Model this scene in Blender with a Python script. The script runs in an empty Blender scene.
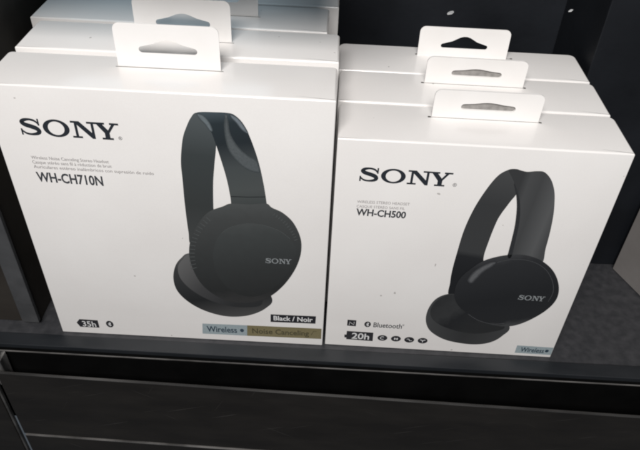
import bpy, bmesh, math, random
from mathutils import Vector, Matrix
from mathutils.geometry import tessellate_polygon
random.seed(4)
S = bpy.context.scene
COL = S.collection

# ------------------------------------------------------------------ camera
FPX = 0.96062*666.0                      # focal length in pixels of a 640 wide frame
CAM = Vector((0.09679, -0.31694, 0.38679))
RX = Vector((0.9986561882686559, 0.03811273095423128, 0.035117479578257615))
UP = Vector((-0.051400395137756835, 0.6418599500909563, 0.7650972512360226))
FW = Vector((-0.006619442000759811, 0.765874156900757, -0.6429564205909707))
cd = bpy.data.cameras.new('camera')
cam = bpy.data.objects.new('camera', cd)
COL.objects.link(cam)
cam.matrix_world = Matrix(((RX.x, UP.x, -FW.x, CAM.x), (RX.y, UP.y, -FW.y, CAM.y), (RX.z, UP.z, -FW.z, CAM.z), (0, 0, 0, 1)))
cd.sensor_width = 36.0
cd.lens = 36.0*FPX/640.0
cd.clip_start = 0.01
cd.clip_end = 50
S.camera = cam

# ------------------------------------------------------------------ materials
def nodes(name):
    m = bpy.data.materials.new(name); m.use_nodes = True
    nt = m.node_tree
    return m, nt, nt.nodes['Principled BSDF']
def link(nt, a, b): nt.links.new(a, b)
def lin(c):
    return tuple(((v/255.0)/12.92 if v/255.0 <= 0.04045 else ((v/255.0+0.055)/1.055)**2.4) for v in c)+(1,)
def surface(name, col, col2, scale=40, rough=0.4, rvar=0.08, bump=0.0, bscale=300, spec=0.5, metal=0, detail=4, coat=0, stretch=None, lo=.35, hi=.7, scratch=0, specks=0):
    m, nt, b = nodes(name)
    tc = nt.nodes.new('ShaderNodeTexCoord')
    src = tc.outputs['Object']
    if stretch:
        mp = nt.nodes.new('ShaderNodeMapping'); mp.inputs['Scale'].default_value = stretch
        link(nt, src, mp.inputs['Vector']); src = mp.outputs['Vector']
    n = nt.nodes.new('ShaderNodeTexNoise'); n.inputs['Scale'].default_value = scale; n.inputs['Detail'].default_value = detail
    link(nt, src, n.inputs['Vector'])
    r = nt.nodes.new('ShaderNodeValToRGB')
    r.color_ramp.elements[0].position = lo; r.color_ramp.elements[0].color = col
    r.color_ramp.elements[1].position = hi; r.color_ramp.elements[1].color = col2
    link(nt, n.outputs['Fac'], r.inputs['Fac']); link(nt, r.outputs['Color'], b.inputs['Base Color'])
    mr = nt.nodes.new('ShaderNodeMapRange')
    mr.inputs['To Min'].default_value = rough-rvar; mr.inputs['To Max'].default_value = rough+rvar
    link(nt, n.outputs['Fac'], mr.inputs['Value']); link(nt, mr.outputs['Result'], b.inputs['Roughness'])
    if specks:
        oi = nt.nodes.new('ShaderNodeObjectInfo')
        sc = nt.nodes.new('ShaderNodeVectorMath'); sc.operation = 'SCALE'; sc.inputs[0].default_value = (7, 5, 3); link(nt, oi.outputs['Random'], sc.inputs['Scale'])
        av = nt.nodes.new('ShaderNodeVectorMath'); av.operation = 'ADD'; link(nt, src, av.inputs[0]); link(nt, sc.outputs['Vector'], av.inputs[1])
        src = av.outputs['Vector']
        ns = nt.nodes.new('ShaderNodeTexNoise'); ns.inputs['Scale'].default_value = 210; ns.inputs['Detail'].default_value = 0
        link(nt, src, ns.inputs['Vector'])
        rr = nt.nodes.new('ShaderNodeMapRange'); rr.inputs['From Min'].default_value = .872; rr.inputs['From Max'].default_value = .885; rr.inputs['To Max'].default_value = specks
        link(nt, ns.outputs['Fac'], rr.inputs['Value'])
        ng = nt.nodes.new('ShaderNodeTexNoise'); ng.inputs['Scale'].default_value = 1400; ng.inputs['Detail'].default_value = 2
        link(nt, src, ng.inputs['Vector'])
        rg = nt.nodes.new('ShaderNodeMapRange'); rg.inputs['From Min'].default_value = .3; rg.inputs['From Max'].default_value = .7; rg.inputs['To Max'].default_value = .03
        link(nt, ng.outputs['Fac'], rg.inputs['Value'])
        ad = nt.nodes.new('ShaderNodeMath'); ad.operation = 'MAXIMUM'; link(nt, rr.outputs['Result'], ad.inputs[0]); link(nt, rg.outputs['Result'], ad.inputs[1])
        mx = nt.nodes.new('ShaderNodeMix'); mx.data_type = 'RGBA'
        link(nt, ad.outputs[0], mx.inputs[0]); link(nt, r.outputs['Color'], mx.inputs[6]); mx.inputs[7].default_value = (.16, .14, .12, 1)
        link(nt, mx.outputs[2], b.inputs['Base Color'])
    if scratch:
        prev = r.outputs['Color']
        for ang, th in ((.35, .755), (-.5, .79), (1.1, .80)):
            mp = nt.nodes.new('ShaderNodeMapping'); mp.inputs['Rotation'].default_value = (0, ang, 0)
            mp2 = nt.nodes.new('ShaderNodeMapping'); mp2.inputs['Scale'].default_value = (16, 16, 1100)
            link(nt, tc.outputs['Object'], mp.inputs['Vector']); link(nt, mp.outputs['Vector'], mp2.inputs['Vector'])
            ns = nt.nodes.new('ShaderNodeTexNoise'); ns.inputs['Scale'].default_value = 1; ns.inputs['Detail'].default_value = 1
            link(nt, mp2.outputs['Vector'], ns.inputs['Vector'])
            rr = nt.nodes.new('ShaderNodeMapRange'); rr.inputs['From Min'].default_value = th; rr.inputs['From Max'].default_value = th+.05
            link(nt, ns.outputs['Fac'], rr.inputs['Value'])
            mm = nt.nodes.new('ShaderNodeMath'); mm.operation = 'MULTIPLY'; mm.inputs[1].default_value = scratch; link(nt, rr.outputs['Result'], mm.inputs[0])
            mx = nt.nodes.new('ShaderNodeMix'); mx.data_type = 'RGBA'
            link(nt, mm.outputs[0], mx.inputs[0]); link(nt, prev, mx.inputs[6]); mx.inputs[7].default_value = (.30, .29, .28, 1)
            prev = mx.outputs[2]
        link(nt, prev, b.inputs['Base Color'])
    if bump:
        n2 = nt.nodes.new('ShaderNodeTexNoise'); n2.inputs['Scale'].default_value = bscale; n2.inputs['Detail'].default_value = 3
        link(nt, src, n2.inputs['Vector'])
        bp = nt.nodes.new('ShaderNodeBump'); bp.inputs['Strength'].default_value = bump; bp.inputs['Distance'].default_value = 0.001
        link(nt, n2.outputs['Fac'], bp.inputs['Height']); link(nt, bp.outputs['Normal'], b.inputs['Normal'])
    b.inputs['Specular IOR Level'].default_value = spec
    b.inputs['Metallic'].default_value = metal
    b.inputs['Coat Weight'].default_value = coat
    b.inputs['Coat Roughness'].default_value = 0.08
    return m
def ink(name, c, rough=0.35, spec=0.5):
    """flat printing ink with a slight unevenness"""
    a = lin(c); b2 = tuple(min(1, v*1.18+0.002) for v in a[:3])+(1,)
    return surface(name, a, b2, scale=900, rough=rough, rvar=.04, spec=spec)
def ink_gradient(name, stops, p0, p1, wob=0.0):
    """printed ink whose tone changes across the picture from p0 to p1 (artwork on the carton, x/z of the printed face)"""
    m, nt, b = nodes(name)
    tc = nt.nodes.new('ShaderNodeTexCoord')
    d = Vector((p1[0]-p0[0], 0, p1[1]-p0[1])); L2 = d.length_squared
    sub = nt.nodes.new('ShaderNodeVectorMath'); sub.operation = 'SUBTRACT'; sub.inputs[1].default_value = (p0[0], 0, p0[1])
    dot = nt.nodes.new('ShaderNodeVectorMath'); dot.operation = 'DOT_PRODUCT'; dot.inputs[1].default_value = d/L2
    link(nt, tc.outputs['Object'], sub.inputs[0]); link(nt, sub.outputs['Vector'], dot.inputs[0])
    fac = dot.outputs['Value']
    n = nt.nodes.new('ShaderNodeTexNoise'); n.inputs['Scale'].default_value = 160; n.inputs['Detail'].default_value = 5
    link(nt, tc.outputs['Object'], n.inputs['Vector'])
    ma = nt.nodes.new('ShaderNodeMath'); ma.operation = 'MULTIPLY_ADD'; ma.inputs[1].default_value = wob
    link(nt, n.outputs['Fac'], ma.inputs[0]); link(nt, fac, ma.inputs[2])
    r = nt.nodes.new('ShaderNodeValToRGB')
    cr = r.color_ramp
    cr.elements[0].position = stops[0][0]; cr.elements[0].color = lin(stops[0][1])
    cr.elements[1].position = stops[-1][0]; cr.elements[1].color = lin(stops[-1][1])
    for p, c in stops[1:-1]:
        e = cr.elements.new(p); e.color = lin(c)
    link(nt, ma.outputs[0], r.inputs['Fac']); link(nt, r.outputs['Color'], b.inputs['Base Color'])
    b.inputs['Roughness'].default_value = 0.38; b.inputs['Specular IOR Level'].default_value = 0.35
    return m

card = surface('glossy_white_card', (.80, .775, .755, 1), (.84, .82, .80, 1), scale=14, rough=.20, rvar=.05, bump=.05, bscale=45, spec=.5, specks=.5)
card_raw = surface('matt_white_card', (.80, .78, .76, 1), (.84, .825, .81, 1), scale=30, rough=.42, rvar=.06, bump=.04, bscale=300, spec=.4)
slot_shade_m = surface('slot_shade_grey', (.22, .21, .20, 1), (.34, .325, .31, 1), scale=260, rough=.8)  # grey chosen to darken the view through the hang-tab slots
slit_m = surface('dark_slit', (.05, .045, .04, 1), (.08, .075, .07, 1), rough=.8)
black_ink = ink('charcoal_lettering_ink', (38, 42, 48))
grey_ink = ink('thin_grey_ink', (140, 136, 136))
dark_ink = ink('dark_text_ink', (60, 62, 66))
badge_ink = ink('badge_black_ink', (36, 36, 40))
white_ink = ink('white_text_ink', (205, 205, 205))
silver_ink = ink('silver_lettering_ink', (128, 132, 134))
bluegrey_ink = ink('blue_grey_band_ink', (140, 152, 156))
olive_ink = ink('olive_band_ink', (112, 104, 76))
olive_text = ink('dark_olive_text_ink', (66, 62, 44))
navy_text = ink('slate_text_ink', (44, 60, 72))
floor_m = surface('mottled_dark_shelf', (.030, .031, .034, 1), (.048, .048, .052, 1), scale=140, rough=.42, rvar=.16, bump=.25, bscale=240, detail=8, spec=.4, lo=.36, hi=.72)
lip_m = surface('smooth_blue_black_edge', (.010, .012, .0145, 1), (.017, .019, .022, 1), scale=60, rough=.45, rvar=.08, bump=.1, bscale=200, stretch=(.3, 1, 1))
track_m = surface('scuffed_pale_metal', (.045, .043, .041, 1), (.17, .163, .157, 1), scale=90, rough=.45, rvar=.1, stretch=(.4, 1, 1), detail=6)
void_m = surface('black_recess', (.0015, .0015, .0015, 1), (.003, .003, .003, 1), rough=.9, rvar=.02, spec=.05)
drawer_m = surface('worn_black_laminate', (.0110, .0095, .0084, 1), (.0170, .0150, .0132, 1), scale=40, rough=.44, rvar=.14, bump=.2, bscale=160, detail=9, stretch=(.5, 1, 1.6), spec=.25, scratch=.13)
edge_m = surface('rubbed_laminate_edge', (.014, .0135, .013, 1), (.062, .060, .058, 1), scale=60, rough=.55, rvar=.1, detail=8, stretch=(.25, 1, 1))
wall_m = surface('black_back_panel', (.0045, .0055, .0075, 1), (.011, .013, .017, 1), scale=12, rough=.6, rvar=.1, bump=.15, bscale=250, detail=7, spec=.25)
side_m = surface('dark_brown_side_panel', (.016, .0135, .011, 1), (.030, .026, .022, 1), scale=14, rough=.6, rvar=.1, bump=.15, bscale=220, detail=7, spec=.3)
grey_m = surface('grey_side_panel', (.19, .178, .170, 1), (.22, .207, .20, 1), scale=22, rough=.5, rvar=.12, bump=.1, bscale=200, detail=7)
post_m = surface('charcoal_post', (.040, .041, .043, 1), (.062, .063, .066, 1), scale=50, rough=.5, rvar=.12, bump=.2, bscale=180, detail=8)
metal_m = surface('scratched_steel', (.10, .10, .10, 1), (.75, .73, .70, 1), scale=130, rough=.35, rvar=.1, metal=.7, stretch=(1, 1, .12), detail=6, lo=.45, hi=.7)
speck_m = surface('pale_speck', (.35, .36, .37, 1), (.6, .6, .6, 1), scale=300, rough=.7)

# ------------------------------------------------------------------ mesh helpers
def obj(name, bm, mat, parent=None, smooth=False):
    me = bpy.data.meshes.new(name); bm.to_mesh(me); bm.free()
    me.materials.append(mat)
    if smooth:
        for p in me.polygons: p.use_smooth = True
    o = bpy.data.objects.new(name, me); COL.objects.link(o)
    if parent: o.parent = parent
    return o
def tag(o, label=None, cat=None, group=None, kind=None):
    if label: o['label'] = label
    if cat: o['category'] = cat
    if group: o['group'] = group
    if kind: o['kind'] = kind
    return o
def add_box(bm, x0, x1, y0, y1, z0, z1, bev=0.0, seg=2):
    r = bmesh.ops.create_cube(bm, size=1)
    vs = r['verts']
    for v in vs:
        v.co = Vector((x0+(v.co.x+.5)*(x1-x0), y0+(v.co.y+.5)*(y1-y0), z0+(v.co.z+.5)*(z1-z0)))
    if bev:
        es = list({e for v in vs for e in v.link_edges})
        bmesh.ops.bevel(bm, geom=es, offset=bev, segments=seg, affect='EDGES', profile=.6)
def poly(bm, pts, y):
    """one flat printed shape on the plane y, from x/z points"""
    vs = [bm.verts.new((p[0], y, p[1])) for p in pts]
    if len(vs) < 5: bm.faces.new(vs); return
    tris = tessellate_polygon([[Vector((p[0], p[1], 0)) for p in pts]])
    for t in tris:
        try: bm.faces.new([vs[i] for i in t])
        except ValueError: pass
def smooth_loop(pts, n=8, closed=True):
    out = []; N = len(pts)
    rng = range(N if closed else N-1)
    for i in rng:
        if closed:
            p0, p1, p2, p3 = pts[i-1], pts[i], pts[(i+1) % N], pts[(i+2) % N]
        else:
            p0, p1, p2, p3 = pts[max(i-1, 0)], pts[i], pts[i+1], pts[min(i+2, N-1)]
        for k in range(n):
            t = k/n
            out.append(tuple(0.5*((2*p1[j])+(-p0[j]+p2[j])*t+(2*p0[j]-5*p1[j]+4*p2[j]-p3[j])*t*t+(-p0[j]+3*p1[j]-3*p2[j]+p3[j])*t**3) for j in range(len(p1))))
    if not closed: out.append(tuple(pts[-1]))
    return out
def stroke(bm, pts, y, w=None):
    """ribbon along x/z points; each point (x, z, width) or a common width"""
    P = [(p[0], p[1], (w if w is not None else p[2])) for p in pts]
    L, R_ = [], []
    for i, p in enumerate(P):
        a = P[max(i-1, 0)]; b = P[min(i+1, len(P)-1)]
        dx, dz = b[0]-a[0], b[1]-a[1]; l = math.hypot(dx, dz) or 1
        nx, nz = -dz/l*p[2]/2, dx/l*p[2]/2
        L.append((p[0]+nx, p[1]+nz)); R_.append((p[0]-nx, p[1]-nz))
    vl = [bm.verts.new((a[0], y, a[1])) for a in L]; vr = [bm.verts.new((a[0], y, a[1])) for a in R_]
    for i in range(len(P)-1):
        bm.faces.new((vl[i], vl[i+1], vr[i+1], vr[i]))
def soft(name, pts, y, c_out, c_in, parent, levels=6, shrink=.85):
    """a printed patch whose tone fades towards its rim: nested steps of one mesh"""
    bm = bmesh.new(); n = len(pts)
    cx = sum(p[0] for p in pts)/n; cz = sum(p[1] for p in pts)/n
    nrm = []
    area = sum(pts[i][0]*pts[(i+1) % n][1]-pts[(i+1) % n][0]*pts[i][1] for i in range(n))
    sg = 1 if area > 0 else -1
    for i in range(n):
        a = pts[i-1]; b = pts[(i+1) % n]; dx, dz = b[0]-a[0], b[1]-a[1]; l = math.hypot(dx, dz) or 1
        nrm.append((-dz/l*sg, dx/l*sg))
    wmin = shrink
    for k in range(levels):
        before = len(bm.faces)
        poly(bm, [(p[0]+q[0]*wmin*k/levels, p[1]+q[1]*wmin*k/levels) for p, q in zip(pts, nrm)], y-k*8e-6)
        bm.faces.ensure_lookup_table()
        for f in bm.faces[before:]: f.material_index = k
    me_o = obj(name, bm, ink(name+'_ink', c_out), parent)
    for k in range(1, levels):
        t = k/(levels-1); me_o.data.materials.append(ink(name+'_ink', tuple(c_out[j]+(c_in[j]-c_out[j])*t for j in range(3))))
    return me_o
def ellipse(cx, cz, rx, rz, n=40, rot=0):
    c, s = math.cos(rot), math.sin(rot)
    return [(cx+rx*math.cos(t)*c-rz*math.sin(t)*s, cz+rx*math.cos(t)*s+rz*math.sin(t)*c) for t in [2*math.pi*k/n for k in range(n)]]
def ring(bm, outer, inner, y):
    """flat sheet between two loops"""
    es = []
    for lp in (outer, inner):
        vs = [bm.verts.new((p[0], y, p[1])) for p in lp]
        es += [bm.edges.new((vs[i], vs[(i+1) % len(vs)])) for i in range(len(vs))]
    return bmesh.ops.triangle_fill(bm, edges=es, use_beauty=True, use_dissolve=False)

def brand_letters(bm, M, y):
    """wide slab-serif capitals S O N Y; M maps letter units (cap height 1, width 5.72) to x/z"""
    k = [0]
    def yy():
        k[0] += 1; return y-k[0]*4e-6
    def rect(x0, x1, z0, z1): poly(bm, [M(x0, z0), M(x1, z0), M(x1, z1), M(x0, z1)], yy())
    def pl(pts): poly(bm, [M(*p) for p in pts], yy())
    def st(pts):
        pts = smooth_loop(pts, 6, False); L, R_ = [], []
        for i, p in enumerate(pts):
            a = pts[max(i-1, 0)]; b = pts[min(i+1, len(pts)-1)]
            dx, dz = b[0]-a[0], b[1]-a[1]; l = math.hypot(dx, dz) or 1
            L.append(M(p[0]-dz/l*p[2]/2, p[1]+dx/l*p[2]/2)); R_.append(M(p[0]+dz/l*p[2]/2, p[1]-dx/l*p[2]/2))
        Y = yy()
        vl = [bm.verts.new((a[0], Y, a[1])) for a in L]; vr = [bm.verts.new((a[0], Y, a[1])) for a in R_]
        for i in range(len(L)-1): bm.faces.new((vl[i], vl[i+1], vr[i+1], vr[i]))
    st([(1.10, .66, .05), (1.02, .80, .11), (.86, .90, .13), (.60, .94, .13), (.32, .885, .19), (.19, .755, .24), (.34, .625, .26), (.64, .535, .27), (.95, .42, .27),
        (1.07, .26, .25), (.94, .12, .19), (.62, .06, .13), (.34, .095, .12), (.16, .21, .10), (.08, .34, .05)])
    rect(1.08, 1.17, .60, 1.0); rect(.03, .12, 0, .38)
    ring(bm, [M(*p) for p in ellipse(2.10, .5, .76, .52)], [M(*p) for p in ellipse(2.10, .5, .47, .40)], yy())
    x = 2.98
    rect(x, x+.56, 0, .11); rect(x+.20, x+.35, .10, .92)
    pl([(x, 1), (x+.50, 1), (x+1.30, .20), (x+1.30, 0), (x+1.12, 0), (x+.30, .84), (x+.20, .89), (x, .89)])
    rect(x+.92, x+1.46, .89, 1.0); rect(x+1.15, x+1.30, .12, .92)
    x = 4.30
    rect(x, x+.62, .89, 1.0); rect(x+.90, x+1.42, .89, 1.0)
    pl([(x+.14, .91), (x+.48, .91), (x+.83, .50), (x+.83, .38), (x+.56, .38)])
    pl([(x+1.02, .91), (x+1.20, .91), (x+.82, .38), (x+.72, .48)])
    rect(x+.56, x+.84, .08, .42); rect(x+.38, x+1.02, 0, .11)

def text_bm(bm, s, M, y, w, h, bold=0.0, cap=None):
    """writing in the built-in font fitted to width w and capital height h; M maps (x, z) offsets to the face"""
    cu = bpy.data.curves.new('t', 'FONT'); cu.body = s; cu.offset = bold; cu.resolution_u = 3
    o = bpy.data.objects.new('t', cu); COL.objects.link(o)
    dg = bpy.context.evaluated_depsgraph_get(); dg.update()
    me = bpy.data.meshes.new_from_object(o.evaluated_get(dg))
    xs = [v.co.x for v in me.vertices]
    x0, x1 = min(xs), max(xs); capz = cap or 0.69
    nb = bmesh.new(); nb.from_mesh(me)
    for v in nb.verts:
        u = (v.co.x-x0)/(x1-x0)*w; t = v.co.y/capz*h
        a = M(u, t); v.co = Vector((a[0], y, a[1]))
    tmp = bpy.data.meshes.new('t'); nb.to_mesh(tmp); nb.free(); bm.from_mesh(tmp)
    bpy.data.objects.remove(o); bpy.data.curves.remove(cu); bpy.data.meshes.remove(me); bpy.data.meshes.remove(tmp)

# ------------------------------------------------------------------ face coordinates
class Face:
    """front plane of a carton: measured positions in the photograph turned into x/z on the carton itself"""
    def __init__(s, ox, oy, ang):
        s.o = Vector((ox, oy, 0)); s.a = ang
        s.u = Vector((math.cos(ang), math.sin(ang), 0)); s.n = Vector((-math.sin(ang), math.cos(ang), 0))
    def __call__(s, px, py):
        d = RX*((px-320)/FPX)-UP*((py-225)/FPX)+FW
        t = (s.o-CAM).dot(s.n)/d.dot(s.n)
        P = CAM+d*t-s.o
        return (P.dot(s.u), P.z)
    def many(s, pts): return [s(*p) for p in pts]
    def frame(s, a, b):
        """map (u, t) along the line a->b (pixels) with t perpendicular to it; also returns the line length"""
        A = s(*a); B = s(*b); L = math.hypot(B[0]-A[0], B[1]-A[1]); e = ((B[0]-A[0])/L, (B[1]-A[1])/L)
        return (lambda u, t: (A[0]+e[0]*u-e[1]*t, A[1]+e[1]*u+e[0]*t)), L
    def height(s, a, b):
        A = s(*a); B = s(*b); return math.hypot(B[0]-A[0], B[1]-A[1])

Y1, Y2, Y3, Y4, Y5, Y6 = [-0.00012*k for k in range(1, 7)]
def brand(bm, F, a, b, top, y):
    M, L = F.frame(a, b); h = F.height(a, top)
    brand_letters(bm, lambda u, t: M(u*L/5.72, t*h), y)
def write(bm, F, s, a, b, h, y, bold=0.0):
    """text between pixel points a and b on the baseline, capitals h pixels tall"""
    M, L = F.frame(a, b); hh = F.height(a, (a[0], a[1]-h))
    text_bm(bm, s, M, y, L, hh, bold)

# ------------------------------------------------------------------ cartons
def carton_body(w, d, h, rear=0.003):
    bm = bmesh.new()
    pts = []
    def corner(cx, cy, r, a0):
        for k in range(5):
            a = a0+math.pi/2*k/4; pts.append((cx+r*math.cos(a), cy+r*math.sin(a)))
    rf = .0007
    corner(w/2-rear, d-rear, rear, 0); corner(-w/2+rear, d-rear, rear, math.pi/2)
    corner(-w/2+rf, rf, rf, math.pi); corner(w/2-rf, rf, rf, 1.5*math.pi)
    vs = [bm.verts.new((p[0], p[1], 0)) for p in pts]
    f = bm.faces.new(vs)
    r = bmesh.ops.extrude_face_region(bm, geom=[f])
    top = [v for v in r['geom'] if isinstance(v, bmesh.types.BMVert)]
    for v in top: v.co.z = h
    bm.normal_update()
    es = [e for e in bm.edges if abs(e.verts[0].co.z-e.verts[1].co.z) < 1e-6]
    bmesh.ops.bevel(bm, geom=es, offset=.0011, segments=4, affect='EDGES', profile=.5)
    for k in range(1, 12):
        bmesh.ops.bisect_plane(bm, geom=bm.verts[:]+bm.edges[:]+bm.faces[:], plane_co=(0, d*k/12, 0), plane_no=(0, 1, 0))
    for k in range(1, 8):
        bmesh.ops.bisect_plane(bm, geom=bm.verts[:]+bm.edges[:]+bm.faces[:], plane_co=(-w/2+w*k/8, 0, 0), plane_no=(1, 0, 0))
    for v in bm.verts:                                     # the lid bulges a little
        if v.co.z > h-1e-5:
            fy = max(0, min(1, v.co.y/d)); fx = max(0, min(1, (v.co.x+w/2)/w))
            v.co.z += .0008*math.sin(math.pi*fy)**.8*min(1, 4*fx*(1-fx)+.35)
    bmesh.ops.recalc_face_normals(bm, faces=bm.faces)
    return bm
def smooth_card(o):
    for p in o.data.polygons: p.use_smooth = True
    o.data.set_sharp_from_angle(angle=math.radians(14))
def hang_tab(x0, x1, y, z0, ht, slot, lean=0.0, thick=.0006, r=.004):
    """cut-out card tab standing on the carton top, with a euro slot"""
    def rc(cx, cz, a0): return [(cx+r*math.cos(a0+math.pi/2*k/5), cz+r*math.sin(a0+math.pi/2*k/5)) for k in range(6)]
    out = [(x0, 0), (x1, 0)]+rc(x1-r, ht-r, 0)+rc(x0+r, ht-r, math.pi/2)
    bm = bmesh.new()
    ring(bm, out, slot, 0)
    fs = list(bm.faces)
    r_ = bmesh.ops.extrude_face_region(bm, geom=fs)
    for v in r_['geom']:
        if isinstance(v, bmesh.types.BMVert): v.co.y += thick
    for v in bm.verts:
        t = v.co.z
        v.co.y += y+lean*t; v.co.z = z0+t
    bmesh.ops.recalc_face_normals(bm, faces=bm.faces)
    return bm
def slot_shape(cx, cz, hw, hh, peak):
    """rounded bar with an optional roof-like peak"""
    pts = []
    for k in range(7):
        a = -math.pi/2+math.pi*k/6; pts.append((cx+hw-hh+hh*math.cos(a), cz+hh*math.sin(a)))
    if peak:
        for u, t in ((.50, .35), (.22, .85), (.07, 1.0), (-.07, 1.0), (-.22, .85), (-.50, .35)): pts.append((cx+u*hw*1.05, cz+hh+t*peak))
    for k in range(7):
        a = math.pi/2+math.pi*k/6; pts.append((cx-hw+hh+hh*math.cos(a), cz+hh*math.sin(a)))
    return pts

WL, DL, HL = .2000, .0415, .2112
WR, DR, HR = .1729, .0430, .1863

def copy_tree(o, parent=None):
    c = o.copy(); COL.objects.link(c); c.parent = parent
    for ch in list(o.children): copy_tree(ch, c)
    return c

# ---- left kind: taller carton
def tall_carton():
    root = bpy.data.objects.new('headphone_box', None); COL.objects.link(root)
    F = Face(0, 0, 0)
    smooth_card(obj('carton', carton_body(WL, DL, HL), card, root))
    bm = hang_tab(-.0290, .0315, .0270, HL-.0002, .0275, slot_shape(.0015, .0122, .0170, .0020, .0042), lean=.02)
    obj('hang_tab', bm, card_raw, root)
    bm = bmesh.new(); add_box(bm, -.0305, .0330, .02655, .02700, HL-.001, HL+.00084); obj('slit', bm, slit_m, root)
    # lettering
    bm = bmesh.new()
    brand(bm, F, (22.0, 134.4), (121.0, 140.3), (18.6, 117.6), Y1)
    write(bm, F, '®', (118.8, 139.8), (122.6, 140.0), 3.2, Y1)
    obj('brand_lettering', bm, black_ink, root)
    bm = bmesh.new()
    write(bm, F, 'Wireless Noise Canceling Stereo Headset', (31.5, 158.6), (109, 163.2), 3.0, Y1)
    write(bm, F, 'Casque stéréo sans fil à réduction de bruit', (32.8, 163.2), (112, 167.8), 3.0, Y1)
    write(bm, F, 'Auriculares estéreo inalámbricos con supresión de ruido', (34.2, 167.8), (154, 175.0), 3.0, Y1)
    obj('description_text', bm, grey_ink, root)
    bm = bmesh.new(); write(bm, F, 'WH-CH710N', (38.0, 181.0), (103.8, 185.6), 8.8, Y1, .026)
    obj('model_text', bm, dark_ink, root)
    # picture of the headphones
    def art(name, px, y, mat, parent, n=6, closed=True):
        bm = bmesh.new(); poly(bm, smooth_loop(F.many(px), n), y); return obj(name, bm, mat, parent)
    def g(name, stops, a, b, wob=.0): return ink_gradient(name, [(p, tuple(v*.98 for v in c)) for p, c in stops], F(*a), F(*b), wob)
    far_m = g('print_far_band', [(0, (84, 90, 92)), (.3, (60, 65, 66)), (.7, (56, 59, 59)), (1, (66, 68, 68))], (195, 112), (195, 240))
    pic = art('headphone_picture', [(196, 112.6), (190.5, 118), (186.3, 127), (183, 137), (181.4, 150), (181, 164), (182.6, 180), (184, 196), (186, 214), (188.5, 232), (191, 244),
        (205, 240), (214, 222), (213.4, 207), (213.2, 183), (214.4, 165), (215.8, 150), (216, 138), (212, 126), (207, 116)], Y1, far_m, root)
    cush_m = g('print_far_cushion', [(0, (96, 96, 96)), (.22, (58, 59, 60)), (.7, (36, 37, 38)), (1, (72, 72, 72))], (184, 252), (214, 318))
    art('ear_cushion', [(190, 253), (181, 258), (175.3, 266), (173.4, 278), (177, 290), (187, 300.5), (202, 309.3), (220, 315), (236, 316.5), (252, 314.3), (266, 307.8), (272, 298), (255, 275), (215, 258)], Y2, cush_m, pic)
    cush2 = g('print_cushion_top', [(0, (100, 100, 100)), (.5, (66, 66, 67)), (1, (46, 47, 48))], (178, 262), (240, 300))
    art('ear_cushion', [(191, 255), (182.4, 259.4), (178, 267), (180.6, 278), (191, 289), (207, 298.6), (226, 305), (245, 307), (262, 303.6), (256, 285), (220, 268)], Y3, cush2, pic)
    near_m = g('print_near_band', [(0, (70, 80, 86)), (.10, (44, 52, 56)), (.30, (40, 46, 50)), (.55, (70, 75, 76)), (.8, (76, 80, 80)), (1, (64, 68, 68))], (222, 112), (244, 208))
    art('headband', [(196.5, 112.6), (202, 111.6), (213, 111.8), (226, 112.4), (234, 114.4), (242.4, 122.5), (250, 137), (258.4, 161), (263.8, 185), (267.2, 207), (268, 214), (230, 214), (231.2, 204), (229.6, 192), (226.3, 177), (222, 162.5), (216.6, 146), (211.5, 132), (206, 122), (200, 116)], Y3, near_m, pic)
    soft('gloss', smooth_loop(F.many([(226, 113.4), (228.6, 121), (230, 131), (234, 140), (241, 149), (249, 155.5), (257, 160.5), (260, 172), (247, 169), (236, 160), (228.4, 149), (225, 136), (224, 123)]), 6), Y4, (58, 63, 65), (80, 85, 87), pic, 6, .0014)
    soft('gloss', smooth_loop(F.many([(230, 113.6), (237, 116.6), (243, 123), (248.4, 133), (242, 130), (236, 122.6), (231, 117.6)]), 6), Y4, (50, 56, 60), (104, 112, 118), pic, 6, .0011)
    soft('gloss', smooth_loop(F.many([(196.6, 113.2), (203, 114.6), (209.4, 121.4), (213, 130), (210, 130.6), (205, 124), (199.6, 118.6)]), 6), Y4, (60, 66, 69), (98, 106, 110), pic, 6, .0010)
    cup_m = g('print_ear_cup', [(0, (80, 83, 83)), (.18, (68, 70, 70)), (.55, (54, 56, 56)), (.9, (42, 43, 43)), (1, (52, 52, 52))], (232, 204), (252, 303), .1)
    cup = art('ear_cup', [(231.5, 203), (222.7, 206), (209, 211.3), (199, 222), (191.6, 236), (189.2, 253), (193.6, 270), (203, 285), (217.5, 296), (234, 301.8), (252, 302), (269, 296.5), (283.4, 285), (295, 269), (300.8, 253), (300.6, 238), (293.5, 222.5), (283, 212.5), (272, 207.2), (266, 203), (250, 204)], Y4, cup_m, pic)
    bm = bmesh.new(); pleat = ink('print_pleat', (74, 77, 77))
    for k in range(15):
        t = k/14; a = math.radians(196-t*62)
        cx, cz = 246, 254
        p0 = (cx+57*math.cos(a), cz-52*math.sin(a)); p1 = (cx+51*math.cos(a), cz-46.5*math.sin(a))
        stroke(bm, F.many([p0, p1]), Y5, .0007)
    obj('rim_pleats', bm, pleat, cup); bm = bmesh.new()
    for k in range(12):
        a = math.radians(18+k*3.6)
        p0 = (246+54*math.cos(a), 254-49*math.sin(a)); p1 = (246+51*math.cos(a), 254-46*math.sin(a))
        stroke(bm, F.many([p0, p1]), Y5, .0006)
    obj('rim_pleats', bm, pleat, cup)
    disc_m = g('print_cup_face', [(0, (76, 79, 79)), (.2, (64, 67, 67)), (.6, (52, 54, 54)), (1, (42, 43, 43))], (240, 224), (262, 300), .12)
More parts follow.
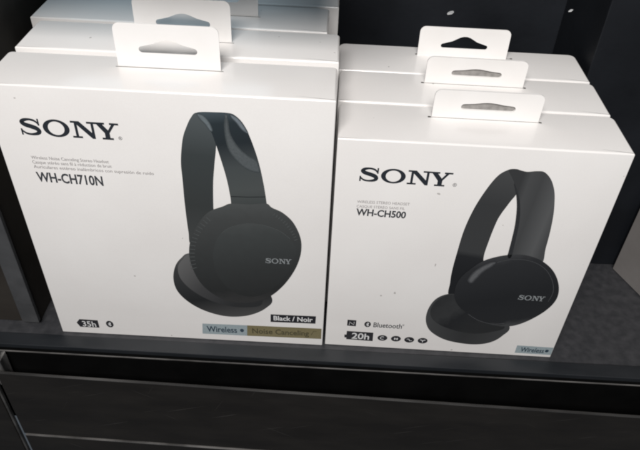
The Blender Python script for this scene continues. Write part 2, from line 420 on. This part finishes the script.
    bm = bmesh.new(); poly(bm, smooth_loop(F.many([(213.5, 250), (218.6, 236), (229.5, 227), (246, 223), (264, 224.5), (280, 230.5), (292, 240), (296.6, 251), (291, 267), (281, 281), (268, 291.5), (252, 296), (235, 292), (221.5, 280), (214.5, 266)]), 6), Y5)
    obj('cup_face', bm, disc_m, cup)
    bm = bmesh.new(); stroke(bm, smooth_loop(F.many([(222, 232.6), (229.5, 227), (246, 223), (264, 224.5), (280, 230.5), (290, 238)]), 6, False), Y6, .00028)
    obj('cup_seam', bm, ink('print_cup_seam', (78, 81, 81)), cup)
    bm = bmesh.new(); stroke(bm, F.many([(231, 196), (248, 196.6), (265.6, 196.4)]), Y4-.00006, .0005); obj('band_seam', bm, ink('print_band_seam', (34, 36, 38)), pic)
    bm = bmesh.new(); brand(bm, F, (265.6, 262.3), (291.6, 263.5), (265.6, 257.4), Y6); obj('cup_lettering', bm, silver_ink, cup)
    # bottom badges
    bm = bmesh.new(); poly(bm, F.many([(76.6, 322.4), (79.4, 319.0), (97.6, 320.2), (99.6, 327.6), (80.4, 326.6)]), Y1); b = obj('battery_badge', bm, badge_ink, root)
    bm = bmesh.new(); write(bm, F, '35h', (83.2, 325.9), (96.6, 326.7), 5.0, Y2, .012); obj('badge_text', bm, white_ink, b)
    bm = bmesh.new(); c = F(109.8, 324.0); poly(bm, ellipse(c[0], c[1], .0028, .0037, 32), Y1); b = obj('wireless_symbol', bm, badge_ink, root)
    bm = bmesh.new(); rune(bm, c, .0025, Y2); obj('rune', bm, white_ink, b)
    bm = bmesh.new(); poly(bm, F.many([(270.6, 314.2), (316.0, 316.2), (315.4, 323.6), (270.6, 321.8)]), Y1); b = obj('colour_badge', bm, badge_ink, root)
    bm = bmesh.new(); write(bm, F, 'Black / Noir', (273.6, 319.9), (312.6, 321.8), 4.3, Y2, .022); obj('badge_text', bm, white_ink, b)
    bm = bmesh.new(); poly(bm, F.many([(202.4, 323.4), (247.2, 325.2), (247.2, 335.6), (202.6, 333.4)]), Y1); b = obj('feature_band', bm, bluegrey_ink, root)
    bm = bmesh.new(); write(bm, F, 'Wireless', (207.2, 331.2), (237.2, 332.6), 5.4, Y2, .018)
    c = F(242, 330.2); poly(bm, ellipse(c[0], c[1], .0015, .0019, 24), Y2); obj('badge_text', bm, navy_text, b)
    bm = bmesh.new(); poly(bm, F.many([(247.2, 325.2), (321.6, 328.6), (321.2, 338.8), (247.2, 335.6)]), Y1-.00002); b = obj('feature_band', bm, olive_ink, root)
    bm = bmesh.new(); write(bm, F, 'Noise Canceling', (252.4, 332.9), (309, 335.6), 4.8, Y2, .015)
    stroke(bm, F.many([(311, 335.0), (313.6, 331.0), (316.4, 331.2)]), Y2, .0004); obj('badge_text', bm, olive_text, b)
    return root

def rune(bm, c, r, y):
    x, z = c
    w = r*.22
    pts = [(-.42, .38), (.40, -.42), (0, -.85), (0, .85), (.40, .42), (-.42, -.38)]
    P = [(x+a*r, z+b*r) for a, b in pts]
    for i in range(5): stroke(bm, [P[i], P[i+1]], y-i*4e-6, w)

# ---- right kind: smaller carton
X2, Y2P, A2 = .10195, .00119, -.00746
OX = X2+math.cos(A2)*WR/2; OY = Y2P+math.sin(A2)*WR/2
def short_carton():
    root = bpy.data.objects.new('headphone_box', None); COL.objects.link(root)
    F = Face(OX, OY, A2)
    smooth_card(obj('carton', carton_body(WR, DR, HR, rear=.005), card, root))
    TX0, TX1 = .159-OX, .2245-OX
    bm = hang_tab(TX0, TX1, .0290, HR-.0002, .0200, slot_shape((TX0+TX1)/2+.0005, .0092, .0165, .0019, .0016), lean=-.03, thick=.0014)
    obj('hang_tab', bm, card_raw, root)
    bm = bmesh.new(); add_box(bm, (TX0+TX1)/2-.019, (TX0+TX1)/2+.020, .03005, .0304, HR+.0055, HR+.0130, .0001); obj('slot_shade_backing', bm, slot_shade_m, root)  # added backing card, its grey stands in for shade inside the slot
    bm = bmesh.new(); add_box(bm, TX0-.001, TX1+.001, .0287, .0290, HR-.001, HR+.00080)
    add_box(bm, TX0-.0022, TX0-.0004, .0283, .0296, HR-.001, HR+.00090); add_box(bm, TX1+.0004, TX1+.0020, .0283, .0296, HR-.001, HR+.00090)
    obj('slit', bm, slit_m, root)
    bm = bmesh.new()
    brand(bm, F, (358.6, 180.8), (450.5, 186.8), (357.0, 166.8), Y1)
    write(bm, F, '®', (452.2, 186.4), (456.2, 186.8), 3.4, Y1)
    obj('brand_lettering', bm, black_ink, root)
    bm = bmesh.new()
    write(bm, F, 'WIRELESS STEREO HEADSET', (357.0, 202.6), (409.6, 205.4), 2.6, Y1)
    write(bm, F, 'CASQUE STÉRÉO SANS FIL', (356.6, 207.2), (404.6, 209.8), 2.5, Y1)
    obj('description_text', bm, grey_ink, root)
    bm = bmesh.new(); write(bm, F, 'WH-CH500', (355.8, 214.8), (405.4, 218.2), 6.4, Y1, .03)
    obj('model_text', bm, dark_ink, root)
    def art(name, px, y, mat, parent, n=6):
        bm = bmesh.new(); poly(bm, smooth_loop(F.many(px), n), y); return obj(name, bm, mat, parent)
    def g(name, stops, a, b, wob=.0): return ink_gradient(name, stops, F(*a), F(*b), wob)
    far_m = g('print_short_far_band', [(0, (70, 71, 72)), (.3, (56, 57, 58)), (.75, (58, 59, 60)), (.8, (36, 37, 39)), (1, (30, 31, 33))], (508, 170), (462, 276))
    pic = art('headphone_picture', [(449.5, 296), (450, 283), (452.2, 270), (457, 252.5), (464, 230), (474, 208.5), (486.2, 189.5), (497.5, 176), (507, 170.2), (514.5, 168.8), (520.5, 171), (520, 180), (518, 190), (515.4, 195.4), (511, 200.6), (506.6, 206.4), (501, 214), (496.2, 222.5), (488.8, 241), (483.4, 259), (486, 275), (470, 300)], Y1, far_m, root)
    cush_m = g('print_short_cushion', [(0, (66, 67, 68)), (.5, (50, 51, 52)), (1, (62, 63, 64))], (426, 320), (509, 330))
    art('ear_cushion', [(449.6, 293.6), (436.6, 298.2), (428.4, 308.4), (425.8, 320), (429.6, 330), (441, 337.8), (455, 342), (474, 344.2), (490, 342.2), (502, 335.8), (509.4, 325.6), (490, 305), (465, 296)], Y2, cush_m, pic)
    art('ear_cushion', [(449.6, 294.4), (438, 299.4), (431, 308), (431.4, 317), (440, 324.6), (456, 330.4), (474, 333.2), (492, 331.4), (505, 325.6), (490, 305), (465, 296)], Y3,
        g('print_short_cushion_top', [(0, (40, 41, 42)), (.5, (52, 53, 54)), (.7, (36, 37, 39)), (1, (42, 43, 44))], (436, 300), (480, 332), .35), pic)
    near_m = g('print_short_near_band', [(0, (56, 57, 58)), (.15, (72, 73, 74)), (.4, (66, 67, 68)), (.8, (86, 87, 88)), (1, (70, 71, 72))], (509, 214), (556, 219))
    art('headband', [(509, 170.2), (514.5, 168.8), (520, 169.8), (527, 171.4), (537, 170.8), (544.4, 171.8), (550.6, 178.6), (553.8, 188), (554.6, 198), (553.4, 214), (550, 231.5), (545.6, 248), (541, 264), (523, 266), (505, 264), (508.4, 252), (511.6, 240), (515, 225), (516.8, 209), (516.6, 195), (514.4, 182)], Y3, near_m, pic)
    art('band_edge', [(514, 183), (517.8, 192), (520, 205), (519.2, 222), (515.4, 240), (511.4, 256), (507.6, 256), (511.4, 240), (514.8, 225), (516.6, 209), (516.2, 195)], Y4, ink('print_short_band_edge', (44, 45, 47)), pic)
    cup_m = g('print_short_cup', [(0, (66, 67, 69)), (.16, (44, 45, 47)), (.6, (34, 35, 37)), (.93, (38, 39, 41)), (1, (64, 65, 66))], (505, 255), (516, 327), .1)
    cup = art('ear_cup', [(455, 288), (460, 278), (469.4, 269.4), (483, 260.6), (498, 256), (512, 254.2), (527, 255), (542, 260.6), (553.4, 271), (558.6, 285), (556.4, 298.6), (545, 310.6), (526, 321.2), (509.4, 325.8), (492, 324.4), (475, 318), (461, 308), (455, 299)], Y4, cup_m, pic)
    soft('gloss', smooth_loop(F.many([(467, 280), (472, 272), (480.6, 265.6), (491, 261), (497, 261.6), (492, 266.4), (484, 271.4), (477.6, 277.6), (471.6, 283)]), 6), Y5, (44, 45, 47), (88, 89, 91), cup, 7, .0022)
    bm = bmesh.new(); stroke(bm, smooth_loop(F.many([(494, 262.6), (512, 258.8), (530, 260.4), (544, 267.6), (551.6, 279), (553, 291), (548, 301)]), 6, False), Y5, .0003)
    stroke(bm, smooth_loop(F.many([(468, 313.4), (478, 319.6), (492, 323.4), (504, 322.6)]), 6, False), Y5-1e-5, .0004)
    obj('cup_seam', bm, ink('print_short_seam', (74, 75, 77)), cup)
    bm = bmesh.new(); brand(bm, F, (517.4, 298.8), (543.6, 300.6), (519.4, 294.2), Y6); obj('cup_lettering', bm, silver_ink, cup)
    # icons
    bm = bmesh.new(); poly(bm, F.many([(347.6, 319.6), (356.4, 320.2), (355.8, 326.2), (347.0, 325.4)]), Y1); b = obj('contactless_symbol', bm, badge_ink, root)
    bm = bmesh.new(); stroke(bm, F.many([(349.2, 324.6), (349.6, 321.6), (353.9, 324.7), (354.2, 321.6)]), Y2, .0005); obj('letter', bm, white_ink, b)
    c = F(367.6, 324.2)
    bm = bmesh.new(); poly(bm, ellipse(c[0], c[1], .0024, .0031, 32), Y1); b = obj('wireless_symbol', bm, badge_ink, root)
    bm = bmesh.new(); rune(bm, c, .0023, Y2); obj('rune', bm, white_ink, b)
    bm = bmesh.new(); write(bm, F, 'Bluetooth', (373.2, 326.9), (401.6, 328.6), 4.6, Y1, .014); write(bm, F, '®', (402.2, 326.0), (404.2, 326.1), 1.8, Y1); obj('wireless_text', bm, dark_ink, root)
    bm = bmesh.new(); poly(bm, F.many([(344.4, 334.4), (346.4, 334.5), (346.9, 330.8), (373.4, 332.6), (372.6, 341.0), (346.2, 339.0), (346.4, 337.4), (344.4, 337.2)]), Y1); b = obj('battery_badge', bm, badge_ink, root)
    bm = bmesh.new(); write(bm, F, '20h', (351.4, 338.1), (368.8, 339.4), 5.6, Y2, .016); obj('badge_text', bm, white_ink, b)
    for i, (px, py) in enumerate([(382.4, 337.8), (395.9, 338.6), (409.2, 339.7), (422.6, 340.6)]):
        c = F(px, py)
        bm = bmesh.new(); poly(bm, ellipse(c[0], c[1], .0037, .0032, 36), Y1); b = obj('feature_symbol', bm, badge_ink, root)
        bm = bmesh.new(); x, z = c; e = .0010
        if i == 0:
            stroke(bm, [(x+e*1.5*math.cos(t), z+e*1.5*math.sin(t)) for t in [math.radians(50+26*k) for k in range(11)]], Y2, .0006)
        elif i == 1:
            poly(bm, ellipse(x-e*.9, z, e*.6, e*1.2, 16), Y2); poly(bm, ellipse(x+e*.9, z, e*.6, e*1.2, 16), Y2); stroke(bm, [(x-e*.9, z), (x+e*.9, z)], Y2-1e-5, .0004)
        elif i == 2:
            stroke(bm, [(x-e*2, z+e*.8), (x-e*.4, z+e), (x, z), (x+e*.4, z-e), (x+e*2, z-e*.7)], Y2, .0006)
        else:
            stroke(bm, [(x-e*2, z+e), (x-e*.6, z+e*.6), (x, z-e*.2), (x+e*.6, z+e*.6), (x+e*2, z+e)], Y2, .0007); stroke(bm, [(x, z), (x, z-e*1.7)], Y2-1e-5, .0006)
        obj('glyph', bm, white_ink, b)
    bm = bmesh.new(); poly(bm, F.many([(517.2, 345.2), (553.6, 347.6), (550.6, 354.9), (514.6, 352.6)]), Y1); b = obj('feature_band', bm, bluegrey_ink, root)
    bm = bmesh.new(); write(bm, F, 'Wireless', (519.8, 351.2), (543.2, 352.8), 4.2, Y2, .018)
    c = F(546.8, 350.8); poly(bm, ellipse(c[0], c[1], .0014, .0016, 24), Y2); obj('badge_text', bm, navy_text, b)
    return root

# ---- place the two rows of cartons
TG = 'tall white headphone boxes in the left row'
t1 = tall_carton()
tag(t1, 'front box of the left row, showing large black headphones, 35h badge and WH-CH710N', 'box', TG)
BI = 0
for lab, x, y, z, a in [('second tall white box in the left row, directly behind the 35h badge box', .0008, .0478, 0, .004),
                        ('third box of the left row, bluish top shifted left before the hindmost box', -.0075, .0925, 0, -.010),
                        ('hindmost bluish white box of the left row, mostly cut off by the photo top', -.0006, .1365, 0, .002)]:
    c = copy_tree(t1); c.location = (x, y, z); c.rotation_euler = (0, 0, a)
    tag(c, lab, 'box', TG)
    dx, dy = ((0, -.0085), (.020, -.009), (0, 0))[BI]; BI += 1
    for ch in c.children:                                  # the tab springs from a slightly different spot on each carton
        if ch.name.startswith(('hang_tab', 'slit')): ch.location = (dx, dy, 0)
SG = 'shorter white headphone boxes in the right row'
s1 = short_carton(); s1.location = (OX, OY, 0); s1.rotation_euler = (0, 0, A2)
tag(s1, 'front box of the right row, showing dark headphones, 20h battery badge and WH-CH500', 'box', SG)
for i, (lab, x, y, a) in enumerate([('middle box of the three shorter white boxes in the right row', OX-.0006, OY+.0445, A2-.004),
                     ('rearmost of the three shorter white boxes, against the black back panel', OX-.0010, OY+.0882, A2+.003)]):
    c = copy_tree(s1); c.location = (x, y, 0); c.rotation_euler = (0, 0, a)
    tag(c, lab, 'box', SG)
    if i == 1:                                            # nothing behind this slot, and its euro slot is open to the full peak
        for ch in list(c.children):
            if ch.name.startswith('slot_shade_backing'): bpy.data.objects.remove(ch); continue
            if ch.name.startswith('hang_tab'):
                TX0, TX1 = .158-OX, .2215-OX
                bm = hang_tab(TX0, TX1, .0270, HR-.0002, .0225, slot_shape((TX0+TX1)/2+.0005, .0092, .0165, .0016, .0055), lean=.03)
                me = bpy.data.meshes.new('hang_tab'); bm.to_mesh(me); bm.free(); me.materials.append(card_raw); ch.data = me

# ------------------------------------------------------------------ display case
ROT = -.0122
def struct(name, bm, mat, rot=True):
    o = obj(name, bm, mat); tag(o, kind='structure')
    if rot: o.rotation_euler = (0, 0, ROT)
    return o
bm = bmesh.new(); add_box(bm, -.60, .80, -.0034, .30, -.018, 0); struct('floor', bm, floor_m, False)

shelf = bpy.data.objects.new('shelf_edge', None); COL.objects.link(shelf); shelf.rotation_euler = (0, 0, -.003)
tag(shelf, 'smooth blue black shelf edge with a thin pale metal track in front of the boxes', 'shelf edge')
bm = bmesh.new(); add_box(bm, -.60, .80, -.0150, -.0035, -.0040, .0005, .0005); obj('edge_strip', bm, lip_m, shelf)
bm = bmesh.new(); add_box(bm, -.60, .80, -.0181, -.0152, -.0042, -.0030, .0003); obj('inner_rail', bm, void_m, shelf)
bm = bmesh.new(); add_box(bm, -.60, .80, -.0188, -.0182, -.0036, -.0026, .0001); obj('metal_track', bm, track_m, shelf)
bm = bmesh.new(); add_box(bm, -.60, .80, -.0184, -.0040, -.090, -.0043); obj('recess', bm, void_m, shelf)

cab = bpy.data.objects.new('drawer_cabinet', None); COL.objects.link(cab); cab.rotation_euler = (0, 0, -.019); cab.location = (0, .0005, 0)
tag(cab, 'worn black laminate drawer front below the shelf edge', 'drawer')
bm = bmesh.new(); add_box(bm, -.1395, .80, -.0368, -.0342, -.0900, -.0106, .0003); obj('drawer_front', bm, drawer_m, cab)
bm = bmesh.new(); add_box(bm, -.1392, .80, -.0371, -.0350, -.0105, -.0099, .0002); obj('top_edge', bm, edge_m, cab)
bm = bmesh.new(); add_box(bm, -.1385, .80, -.0376, -.0345, -.0922, -.0910, .0003); obj('lower_rail', bm, track_m, cab)
bm = bmesh.new(); add_box(bm, -.1395, .80, -.0368, -.0342, -.220, -.0932, .0003); obj('lower_drawer_front', bm, drawer_m, cab)

post = bpy.data.objects.new('corner_post', None); COL.objects.link(post); post.rotation_euler = (0, 0, -.019); post.location = (0, .0005, 0)
tag(post, 'dark corner post with a rubbed edge left of the drawer front', 'post')
bm = bmesh.new(); add_box(bm, -.30, -.1445, -.0380, -.0342, -.22, -.0105, .001); obj('upright', bm, drawer_m, post)
bm = bmesh.new(); add_box(bm, -.1444, -.1426, -.0374, -.0345, -.22, -.0115, .0005); obj('rubbed_edge', bm, edge_m, post)
bm = bmesh.new(); add_box(bm, -.60, -.1365, -.0300, -.0200, -.03, -.0010, .0008)
b = tag(obj('metal_bracket', bm, metal_m), 'scratched steel bracket at the left end of the track slot', 'bracket')

# enclosing panels
bm = bmesh.new(); add_box(bm, -.60, .60, .191, .205, .0005, .60); struct('back_wall', bm, wall_m, False)
bm = bmesh.new(); add_box(bm, -.42, -.1205, .0085, .190, .0005, .60, .0008)
pn = tag(obj('side_panel', bm, side_m), 'dark brown side panel of the case left of the tall boxes', 'panel')
bm = bmesh.new(); add_box(bm, -.1320, -.1190, .0045, .0080, .0040, .60, .0006); obj('front_trim', bm, post_m, pn)
bm = bmesh.new(); add_box(bm, .279, .75, .1090, .190, .0005, .60, .0008)
tag(obj('partition', bm, wall_m), 'black partition behind the floor gap right of the shorter boxes', 'partition')
bm = bmesh.new(); add_box(bm, 0, .004, -.16, 0, .0008, .34, .0005)
gp = tag(obj('side_panel', bm, grey_m), 'grey upright side panel at the right edge of the photo', 'panel')
gp.location = (.3545, .1035, 0); gp.rotation_euler = (0, 0, .385)

def on_plane(px, py, y):
    d = RX*((px-320)/FPX)-UP*((py-225)/FPX)+FW
    return CAM+d*((y-CAM.y)/d.y)
for px, py, yp, sx, lab in [(450.5, 12.6, .191, .0019, 'larger pale flake on the black back panel above the right row hang tabs'), (570.5, 10.4, .109, .0010, 'smaller pale flake on the black panel near the upper right')]:
    p = on_plane(px, py, yp)
    bm = bmesh.new(); n = 9
    pts = [(sx*(1.35+.35*random.random())*math.cos(t)*1.0, sx*(.55+.3*random.random())*math.sin(t)) for t in [2*math.pi*k/n for k in range(n)]]
    poly(bm, [(a[0]*math.cos(.5)-a[1]*math.sin(.5), a[0]*math.sin(.5)+a[1]*math.cos(.5)) for a in pts], 0)
    r_ = bmesh.ops.extrude_face_region(bm, geom=list(bm.faces))
    for v in r_['geom']:
        if isinstance(v, bmesh.types.BMVert): v.co.y += .0004
    bmesh.ops.recalc_face_normals(bm, faces=bm.faces)
    o = obj('panel_speck', bm, speck_m); o.location = (p.x, yp-.0006, p.z); tag(o, lab, 'speck')  # small pale raised speck on the dark panel

# ------------------------------------------------------------------ light
w = bpy.data.worlds.new('World'); S.world = w; w.use_nodes = True
w.node_tree.nodes['Background'].inputs['Color'].default_value = (.75, .87, 1, 1)
w.node_tree.nodes['Background'].inputs['Strength'].default_value = .09
def area(name, loc, target, size, sizey, power, col):
    l = bpy.data.lights.new(name, 'AREA'); l.shape = 'RECTANGLE'; l.size = size; l.size_y = sizey; l.energy = power; l.color = col
    o = bpy.data.objects.new(name, l); COL.objects.link(o); o.location = loc
    o.rotation_euler = (Vector(target)-Vector(loc)).to_track_quat('-Z', 'Y').to_euler()
    return o
area('ceiling_lamp', (-.02, -.86, 1.08), (.08, 0, .12), .6, .4, 21.5, (1, .972, .95))
area('added_cool_fill', (-.03, .12, .292), (-.03, .13, .2), .16, .06, .04, (.68, .87, 1))  # added cool fill tinting the rear left box tops, no real fitting
bm = bmesh.new(); add_box(bm, -.1195, .104, -.006, .1905, .300, .312, .001)  # unseen slab added only to shade the rear boxes of the left row
tag(obj('shade_slab', bm, wall_m), kind='structure')

S.view_settings.view_transform = 'Standard'; S.view_settings.look = 'None'
S.view_settings.exposure = 0; S.view_settings.gamma = 1
S.render.engine = 'CYCLES'
S.cycles.pixel_filter_type = 'BLACKMAN_HARRIS'; S.cycles.filter_width = 2.4
S.render.resolution_x = 1024; S.render.resolution_y = 720
